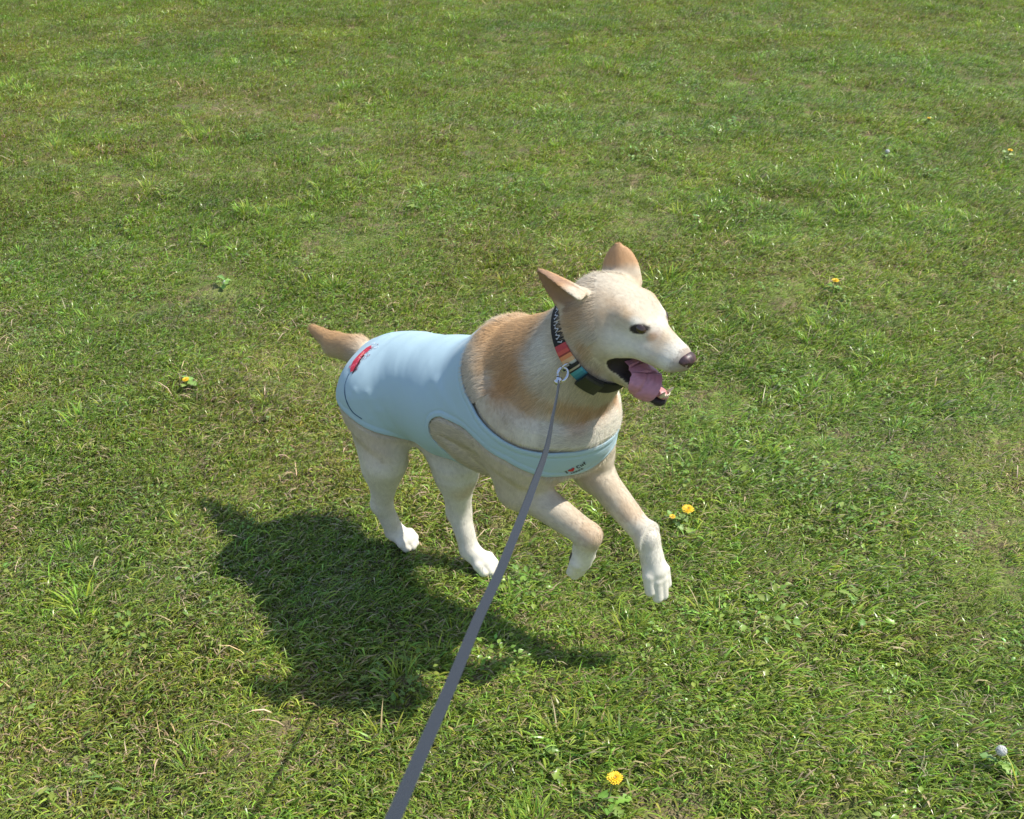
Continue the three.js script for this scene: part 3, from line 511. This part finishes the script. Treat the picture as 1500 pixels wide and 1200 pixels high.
{
  const cv = document.createElement('canvas'); cv.width = 2048; cv.height = 64; const x = cv.getContext('2d');
  x.fillStyle = '#17171a'; x.fillRect(0, 0, 2048, 64);
  const X = (th) => (th / (2 * Math.PI) + .5) * 2048, T = (px, py) => X(angleOf(px, py));
  const marks = [[814, 500, '#17171a'], [821, 506, '#b8434a'], [824, 514, '#c9574e'], [826, 519, '#8c3a33'], [827, 521, '#d98a5a'], [830, 526, '#d9b183'], [833, 531, '#c9c7b0'], [836, 535, '#241a1c'], [838, 538, '#c2b59f'], [840, 541, '#2d2a2c'], [841, 543, '#4f9ba3'], [844, 547, '#3f8791'], [847, 551, '#35737c'], [849, 554, '#17171a']].map(([a, b, c]) => [T(a, b), c]);
  for (let i = 0; i < marks.length; i++) { x.fillStyle = marks[i][1]; const a = marks[i][0], b = i + 1 < marks.length ? marks[i + 1][0] : a - 30; x.fillRect(Math.min(a, b), 0, Math.abs(b - a) + 1, 64); }
  const top = T(820, 505); x.fillStyle = '#c9ccd4'; for (let i = 0; i < 26; i++) { const X0 = top + 14 + i * 22; x.save(); x.translate(X0, 32); x.rotate(i % 2 ? .6 : -.6); x.fillRect(-3, -20, 5, 26); x.fillRect(-3, i % 3 ? 2 : -20, 12, 5); x.restore(); }
  const tx = new THREE.CanvasTexture(cv); tx.colorSpace = THREE.SRGBColorSpace; tx.wrapS = THREE.RepeatWrapping;
  mesh('strap', worn(band(-Math.PI, Math.PI, 120, .0125, .0030, .0026, .0006)), std({ map: tx, roughness: .75 }), collar);
  const plastic = std({ color: lin(.018, .018, .020), roughness: .38 });
  const b0 = angleOf(848, 553), b1 = angleOf(872, 567);
  mesh('buckle', worn(band(b0, b1, 16, .0150, .0058, .0062, .0022)), plastic, collar);
  mesh('slide', worn(band(angleOf(835, 534), angleOf(838, 538), 4, .0155, .0050, .0030, .001)), plastic, collar);
}
// ---------------------------------------------------------------- leash: ribbon from the ring on the collar towards the hand that holds it
const leash = thing('leash', 'grey blue flat leash clipped to the dog collar and running to the holder', 'leash');
{
  const steel = std({ color: lin(.62, .62, .64), metalness: 1, roughness: .22 });
  const a = angleOf(829, 533), [q, dir] = neckRadius(a, 0), ringC = q.clone().addScaledVector(dir, .012).addScaledVector(V(0, -1, 0), .006);
  const W = (p) => p.clone().applyMatrix4(dog.matrixWorld);
  const ring = new THREE.TorusGeometry(.0078, .0015, 10, 28); const rm = mesh('ring', ring, steel, collar); rm.position.copy(W(ringC)); rm.rotation.set(.3, .5, .2);
  const top = W(ringC).add(V(-.004, -.004, .004)), d0 = pixelRay(819, 556), end = EYE.clone().addScaledVector(d0, top.distanceTo(EYE) - .004);
  const ax = end.clone().sub(top); const L = ax.length(); ax.normalize();
  const clip = new THREE.Group(); clip.name = 'clip'; leash.add(clip); clip.position.copy(top); clip.scale.setScalar(1.15); clip.quaternion.setFromUnitVectors(V(0, -1, 0), ax);
  const hook = new THREE.CatmullRomCurve3([V(0, -.016, 0), V(.006, -.012, 0), V(.0075, -.003, 0), V(.003, .004, 0), V(-.004, .003, 0), V(-.0065, -.004, 0), V(-.004, -.011, 0)]);
  mesh('hook', new THREE.TubeGeometry(hook, 40, .0021, 10), steel, clip);
  mesh('swivel', new THREE.LatheGeometry([[0, -.010], [.0035, -.0105], [.005, -.0135], [.0036, -.016], [.0056, -.0185], [.0046, -.0215], [.002, -.0225], [0, -.0228]].map(p => new THREE.Vector2(...p)).reverse(), 20), steel, clip);
  mesh('trigger', new RoundedBoxGeometry(.003, .008, .005, 2, .001).translate(-.0065, -.006, .002), steel, clip);
  const px = [[819, 560], [816, 580], [811, 605], [800, 660], [780, 716], [757, 776], [732, 838], [702, 903], [662, 1000], [622, 1092], [580, 1190], [548, 1262], [505, 1360]];
  const depth0 = top.distanceTo(EYE), inv = (y) => lerp(1 / depth0, 1 / .62, clamp((y - 560) / (1200 - 560), 0, 1.25));
  const pts = px.map(([x, y], i) => EYE.clone().addScaledVector(pixelRay(x, y), i ? 1 / inv(y) : top.distanceTo(EYE) - .006)), cur = new THREE.CatmullRomCurve3(pts, false, 'centripetal');
  const n = 160, pos = [], idx = [], uv = [], half = .0040, th = .0009; let run = 0, last = null;
  for (let i = 0; i <= n; i++) {
    const t = i / n, c = cur.getPointAt(t), T = cur.getTangentAt(t), v = c.clone().sub(EYE).normalize(), flat = V(0, 0, 0).crossVectors(T, v).normalize(), nn = V(0, 0, 0).crossVectors(flat, T).normalize(), tw = 1.25 * (1 - sstep(.05, .65, t)) + .12 * Math.sin(t * 7), w = flat.clone().multiplyScalar(Math.cos(tw)).addScaledVector(nn, Math.sin(tw)), h = V(0, 0, 0).crossVectors(T, w).normalize();
    if (last) run += c.distanceTo(last); last = c;
    for (const [a, b, u] of [[-1, -1, 0], [1, -1, 1], [1, 1, 1], [-1, 1, 0], [-1, -1, 0]]) { const p = c.clone().addScaledVector(w, a * half).addScaledVector(h, b * th); pos.push(p.x, p.y, p.z); uv.push(u, run / .013); }
    if (i) for (let k = 0; k < 4; k++) { const A = (i - 1) * 5 + k, B = A + 5; idx.push(A, B, A + 1, A + 1, B, B + 1); }
  }
  let g = new THREE.BufferGeometry(); g.setAttribute('position', new THREE.Float32BufferAttribute(pos, 3)); g.setAttribute('uv', new THREE.Float32BufferAttribute(uv, 2)); g.setIndex(idx); g = g.toNonIndexed(); g.computeVertexNormals();
  const N = 64, d = new Uint8Array(N * N * 4), e = new Uint8Array(N * N * 4); for (let j = 0; j < N; j++) for (let i = 0; i < N; i++) { const k = 4 * (j * N + i), hgt = 128 + 70 * Math.sin((i + j) * Math.PI / 4) * Math.sin((i - j) * Math.PI / 4), sh = .9 + .2 * hash3(i, j, 5); d.set([hgt, hgt, hgt, 255], k); e.set([43 * sh, 51 * sh, 62 * sh, 255], k); }
  const mk = (q, s) => { const t = new THREE.DataTexture(q, N, N); t.wrapS = t.wrapT = THREE.RepeatWrapping; t.magFilter = THREE.LinearFilter; if (s) t.colorSpace = THREE.SRGBColorSpace; t.needsUpdate = true; return t; };
  mesh('webbing', g, std({ map: mk(e, true), bumpMap: mk(d), bumpScale: .0009, roughness: .7, side: THREE.DoubleSide }), leash);
}

// ---------------------------------------------------------------- grass: clumps of blades, leafy weeds, dry stalks
const bareSpots = [[960, 1185, .10], [830, 1170, .07], [1000, 1160, .06], [1240, 1180, .08], [1440, 930, .06], [150, 1090, .06], [730, 770, .04]].map(([a, b, r]) => { const p = groundAt(a, b); return [p.x, p.z, r]; });
const bareHere = (x, z) => { let b = 0; for (const [px, pz, r] of bareSpots) { const d = Math.hypot(x - px, (z - pz) * 1.5) / r + (noise(x * 22, z * 22, 6) - .5) * .9; b = Math.max(b, sstep(1.1, .4, d)); } return b; };
const turfPos = (x, z) => V(x, groundHeight(x, z), z);
function blades(n, R, h0, h1, w0, w1, lean, opt = {}) {
  const P = [], N = [], C = [], I = []; const bias = opt.bias ?? .9;
  for (let i = 0; i < n; i++) {
    const r = R * Math.sqrt(rnd()), a = rnd() * 7, x = r * Math.cos(a), z = r * Math.sin(a), h = rr(h0, h1), w = rr(w0, w1) / 2, dry = rnd() < (opt.dry ?? .1);
    let dir = V(rr(-1, 1) + bias, 0, rr(-1, 1) + bias * .75).normalize(); if (opt.splay) dir = V(x, 0, z).normalize().lerp(dir, .4).normalize();
    const s = V(-dir.z, 0, dir.x).multiplyScalar(w).applyAxisAngle(V(0, 1, 0), rr(-.9, .9)), l = rr(lean[0], lean[1]), base = P.length / 3;
    const tone = rr(.5, 1.4), g = dry ? [.42 * tone, .36 * tone, .19 * tone] : [rr(.20, .34) * tone, rr(.365, .465) * tone, rr(.028, .062) * tone], droop = rr(0, opt.droop ?? .4);
    for (let k = 0; k < 4; k++) {
      const t = k / 3, ang = l * (0.35 + t * (1 + droop)), y = h * t * Math.cos(ang * .62), out = h * t * Math.sin(ang * .62), c = V(x, y - .004, z).addScaledVector(dir, out), ww = k === 3 ? 0 : [.75, 1, .72][k];
      const nn = V(-dir.x * Math.cos(ang), Math.sin(ang) + .25, -dir.z * Math.cos(ang)).normalize();
      const q = k === 0 ? (dry ? 1 : .72) : 1, straw = k === 0 && !dry ? .35 : 0;
      for (const sg of k === 3 ? [0] : [-1, 1]) { P.push(c.x + s.x * sg * ww, c.y, c.z + s.z * sg * ww); N.push(nn.x, nn.y, nn.z); C.push(lerp(g[0], .28, straw) , lerp(g[1], .25, straw), lerp(g[2], .11, straw)); }
    }
    I.push(base, base + 1, base + 2, base + 1, base + 3, base + 2, base + 2, base + 3, base + 4, base + 3, base + 5, base + 4, base + 4, base + 5, base + 6);
  }
  const g = new THREE.BufferGeometry(); g.setAttribute('position', new THREE.Float32BufferAttribute(P, 3)); g.setAttribute('color', new THREE.Float32BufferAttribute(C, 3)); g.setIndex(I); g.computeVertexNormals(); return g;
}
function leafy(n, R, s0, s1, toothed) {                           // low rosettes of small oval leaves
  const P = [], C = [], I = [];
  for (let i = 0; i < n; i++) {
    const a = rnd() * 7, r = R * Math.sqrt(rnd()), L = rr(s0, s1), W = L * rr(.26, .42), dir = V(Math.cos(a + rr(-.8, .8)), rr(-.05, .5), Math.sin(a + rr(-.8, .8))).normalize(), side = V(-dir.z, rr(-.3, .3), dir.x).normalize(), up = V(0, 0, 0).crossVectors(side, dir), o = V(r * Math.cos(a), rr(.003, .024), r * Math.sin(a)), b = P.length / 3, t0 = rr(.7, 1.25), g = [rr(.15, .23) * t0, rr(.28, .36) * t0, rr(.035, .065) * t0];
    const prof = toothed ? [.12, .5, .3, .8, .45, 1, .6, .02] : [.15, .62, .92, 1, .9, .62, .25, .02];
    for (let k = 0; k < 8; k++) { const t = k / 7, c = o.clone().addScaledVector(dir, t * L).addScaledVector(up, -.25 * t * t * L); for (const sg of [-1, 0, 1]) { const q = c.clone().addScaledVector(side, sg * W * prof[k]).addScaledVector(up, Math.abs(sg) * W * .35 * prof[k]); P.push(q.x, q.y, q.z); C.push(...(sg ? g : g.map(v => v * 1.25))); } if (k) { const q = b + (k - 1) * 3; I.push(q, q + 1, q + 3, q + 1, q + 4, q + 3, q + 1, q + 2, q + 4, q + 2, q + 5, q + 4); } }
  }
  const g = new THREE.BufferGeometry(); g.setAttribute('position', new THREE.Float32BufferAttribute(P, 3)); g.setAttribute('color', new THREE.Float32BufferAttribute(C, 3)); g.setIndex(I); g.computeVertexNormals(); return g;
}
const grassMat = new THREE.MeshPhysicalMaterial({ vertexColors: true, roughness: .9, transmission: .34, thickness: 0, side: THREE.DoubleSide, specularIntensity: .4, clearcoat: .8, clearcoatRoughness: .3 });
const strawMat = std({ vertexColors: true, roughness: .7, side: THREE.DoubleSide });
const kinds = [
  { name: 'short_grass', label: 'short mown grass of the lawn', mat: grassMat, geos: [0, 1, 2, 3, 4].map(i => blades(115, .058, .013, .036, .0018, .0036, [.55, 1.6], { dry: .07 + .05 * i })), near: .036, far: .052, s: [.7, 1.25] },
  { name: 'grass_tufts', label: 'taller bright grass tufts in the lawn', mat: grassMat, geos: [0, 1, 2].map(i => blades(46, .030, .022, .058, .002, .0038, [.35, 1.15], { dry: .03, splay: true, bias: .3 })), near: .085, far: .13, s: [.6, 1.15], pick: (x, z) => sstep(.50, .68, fbm(x * 3.3 + 3, z * 3.3, 12, 3)) * .9 + .04 },
  { name: 'lawn_weeds', label: 'low broad leaved weeds between the grass', mat: grassMat, geos: [leafy(30, .045, .007, .015), leafy(26, .05, .006, .013), leafy(14, .05, .010, .022, true)], near: .07, far: .11, s: [.7, 1.2], pick: (x, z) => sstep(.45, .68, fbm(x * 2.4 - 8, z * 2.4 + 5, 21, 3)) * .3 + .04 },
  { name: 'dry_straw', label: 'pale dry grass stalks lying in the lawn', mat: strawMat, geos: [0, 1].map(i => blades(12, .06, .02, .055, .001, .0022, [1.25, 1.5], { dry: 1, bias: .7, droop: .02 })), near: .07, far: .11, s: [.6, 1.4], pick: (x, z) => .04 + .24 * lawnTone(x, z).dry },
];
const Z_FAR = -12.5, tmp = new THREE.Object3D(), colr = new THREE.Color();
for (const K of kinds) {
  const put = K.geos.map(() => []);
  const lay = (step, z0, z1, skip) => { for (let z = z0; z < z1; z += step) { const hw = 1.9 + Math.max(0, -z) * .62; for (let x = -hw; x < hw; x += step) { const X = x + rr(-.5, .5) * step, Z = z + rr(-.5, .5) * step; if (K.pick && rnd() > K.pick(X, Z)) continue; if (K.name !== 'dry_straw' && rnd() < .85 * bareHere(X, Z)) continue; put[rnd() * put.length | 0].push([X, Z]); } } };
  lay(K.far, Z_FAR, -4.2); lay((K.near + K.far) / 2, -4.2, -3.0); lay(K.near, -3.0, .3);
  K.geos.forEach((g, gi) => {
    const list = put[gi], m = new THREE.InstancedMesh(g, K.mat, list.length); m.name = gi ? K.name + '_' + String(gi).padStart(3, '0') : K.name; m.userData = { kind: 'stuff', label: K.label, category: 'grass' }; m.castShadow = m.receiveShadow = true;
    list.forEach(([x, z], i) => {
      const t = lawnTone(x, z), bare = sstep(.62, .8, fbm(x * 2.1 + 77, z * 2.1 + 13, 4, 3)) * (K.name === 'dry_straw' ? 0 : .6);
      tmp.position.copy(turfPos(x, z)); tmp.rotation.set(rr(-.14, .14), K.name === 'short_grass' ? rr(-.7, .7) : rnd() * 6.3, rr(-.14, .14)); const s = rr(...K.s) * (1 - bare * .55) * (.72 + .6 * noise(x * 10 + 3, z * 10, 15)); tmp.scale.set(s * rr(.9, 1.15), s * (1 - bare * .3), s * rr(.9, 1.15)); tmp.updateMatrix(); m.setMatrixAt(i, tmp.matrix);
      const y = clamp((t.yel - .5) * 1.1 + .08 + rr(-.35, .35), -1, 1), dk = 1 + clamp((t.dark - .5) * .5, -.12, .2), d = clamp(t.dry * .55 + rr(-.1, .15), 0, .8);
      colr.setRGB(dk * lerp(1 + .28 * y, 1.9, d * .6), dk * lerp(1 + .06 * y, 1.12, d * .6), dk * lerp(1 - .3 * y, 2.0, d * .6)); m.setColorAt(i, colr);
    });
    scene.add(m);
  });
}
console.log('grass done');

// ---------------------------------------------------------------- dandelions
const petalMat = std({ vertexColors: true, roughness: .6, side: THREE.DoubleSide }), stemMat = std({ color: lin(.20, .22, .08), roughness: .6 }), dLeaf = new THREE.MeshPhysicalMaterial({ vertexColors: true, roughness: .5, transmission: .25, thickness: 0, side: THREE.DoubleSide });
function flowerGeo(R) {
  const P = [], C = [], I = [];
  for (let ring = 0; ring < 4; ring++) for (let i = 0; i < 26 - ring * 4; i++) {
    const a = i / (26 - ring * 4) * 6.283 + ring * .4 + rr(-.06, .06), L = R * (1 - ring * .2) * rr(.88, 1.08), up = .05 + ring * .32, w = R * .085, d = V(Math.cos(a), 0, Math.sin(a)), s = V(-d.z, 0, d.x), b = P.length / 3, t = rr(.85, 1.1);
    for (const [f, q] of [[.08, .5], [.55, 1], [.96, .85], [1, .5]]) { const c = d.clone().multiplyScalar(f * L * Math.cos(up * f)).add(V(0, .001 + f * L * Math.sin(up) * .55, 0)); for (const sg of [-1, 1]) { P.push(c.x + s.x * w * q * sg, c.y, c.z + s.z * w * q * sg); C.push(.80 * t, lerp(.42, .52, f) * t, .012); } }
    for (let k = 0; k < 3; k++) { const q = b + 2 * k; I.push(q, q + 1, q + 2, q + 1, q + 3, q + 2); }
  }
  const g = new THREE.BufferGeometry(); g.setAttribute('position', new THREE.Float32BufferAttribute(P, 3)); g.setAttribute('color', new THREE.Float32BufferAttribute(C, 3)); g.setIndex(I); g.computeVertexNormals(); return g;
}
function dandelion(px, py, R, h, tilt, label, group, puff) {
  const top = groundAt(px, py, h), o = thing(puff ? 'dandelion_seed_head' : 'dandelion', label, 'flower', group); o.position.copy(turfPos(top.x, top.z)); const hh = top.y - o.position.y;
  const bend = V(rr(-.01, .01), 0, rr(-.012, .004));
  mesh('stem', new THREE.TubeGeometry(new THREE.CatmullRomCurve3([V(bend.x * 2, -.006, bend.z * 2), V(bend.x, hh * .5, bend.z), V(0, hh, 0)]), 10, .0016, 6), stemMat, o);
  if (puff) {
    const P = [], I = []; for (let i = 0; i < 420; i++) { const u = rr(-1, 1), a = rnd() * 6.283, q = Math.sqrt(1 - u * u), d = V(q * Math.cos(a), u, q * Math.sin(a)), s = V(rr(-1, 1), rr(-1, 1), rr(-1, 1)).cross(d).normalize().multiplyScalar(.0011), r = R * rr(.8, 1.05), b = P.length / 3, c = d.clone().multiplyScalar(r), e = V(0, 0, 0).crossVectors(d, s); for (const v of [s, e, s.clone().negate(), e.clone().negate()]) P.push(c.x + v.x * 1.6, c.y + hh + v.y * 1.6, c.z + v.z * 1.6); I.push(b, b + 1, b + 2, b, b + 2, b + 3); }
    const g = new THREE.BufferGeometry(); g.setAttribute('position', new THREE.Float32BufferAttribute(P, 3)); g.setIndex(I); g.computeVertexNormals(); mesh('seed_ball', g, new THREE.MeshPhysicalMaterial({ color: lin(.72, .72, .68), roughness: .9, transmission: .3, thickness: 0, side: THREE.DoubleSide }), o);
    const c = mesh('seed_core', new THREE.SphereGeometry(R * .5, 14, 10), std({ color: lin(.62, .62, .56), roughness: 1 }), o); c.position.y = hh;
  } else {
    const f = mesh('flower_head', flowerGeo(R), petalMat, o); f.position.y = hh; f.rotation.set(tilt, rnd() * 6, 0, 'XYZ');
    const b = mesh('flower_base', new THREE.LatheGeometry([[0, -.010], [.0035, -.009], [.005, -.004], [.0055, .001], [0, .002]].map(p => new THREE.Vector2(...p)), 12), stemMat, o); b.position.y = hh; b.rotation.x = tilt;
  }
  for (let i = 0; i < 5; i++) { const g = leafy(1, .001, .020, .034, true); const m = mesh('leaf', g, dLeaf, o); m.rotation.y = i * 1.26 + rr(-.3, .3); m.position.y = .004; }
  return o;
}
const yel = 'yellow dandelions scattered in the lawn';
dandelion(1008, 746, .0128, .050, .25, 'open yellow dandelion beside the raised front paws of the dog', yel);
dandelion(901, 1140, .0130, .065, .10, 'open yellow dandelion on a pale stalk beside bare soil, past the leash', yel);
dandelion(1224, 411, .0115, .045, .10, 'yellow dandelion in the grass level with the dog ears', yel);
dandelion(1480, 220, .0110, .045, .10, 'orange yellow dandelion far out in the lawn, beyond all but one', yel);
dandelion(1361, 173, .0085, .035, .10, 'tiny half closed yellow dandelion farthest out in the lawn', yel);
dandelion(272, 556, .0092, .040, .15, 'small yellow dandelion in the grass behind the dog tail', yel);
dandelion(985, 757, .0070, .030, .20, 'small yellow dandelion bud close to the open dandelion by the paws', yel);
dandelion(1467, 1100, .0088, .050, 0, 'round white dandelion seed head in the grass', null, true);
dandelion(1300, 222, .0085, .030, 0, 'tiny white flower far out in the lawn beyond the dog head', null, true);
dandelion(329, 414, .0065, .030, 0, 'tiny white flower in the grass beyond the dog tail', null, true);
renderer.render(scene, camera);
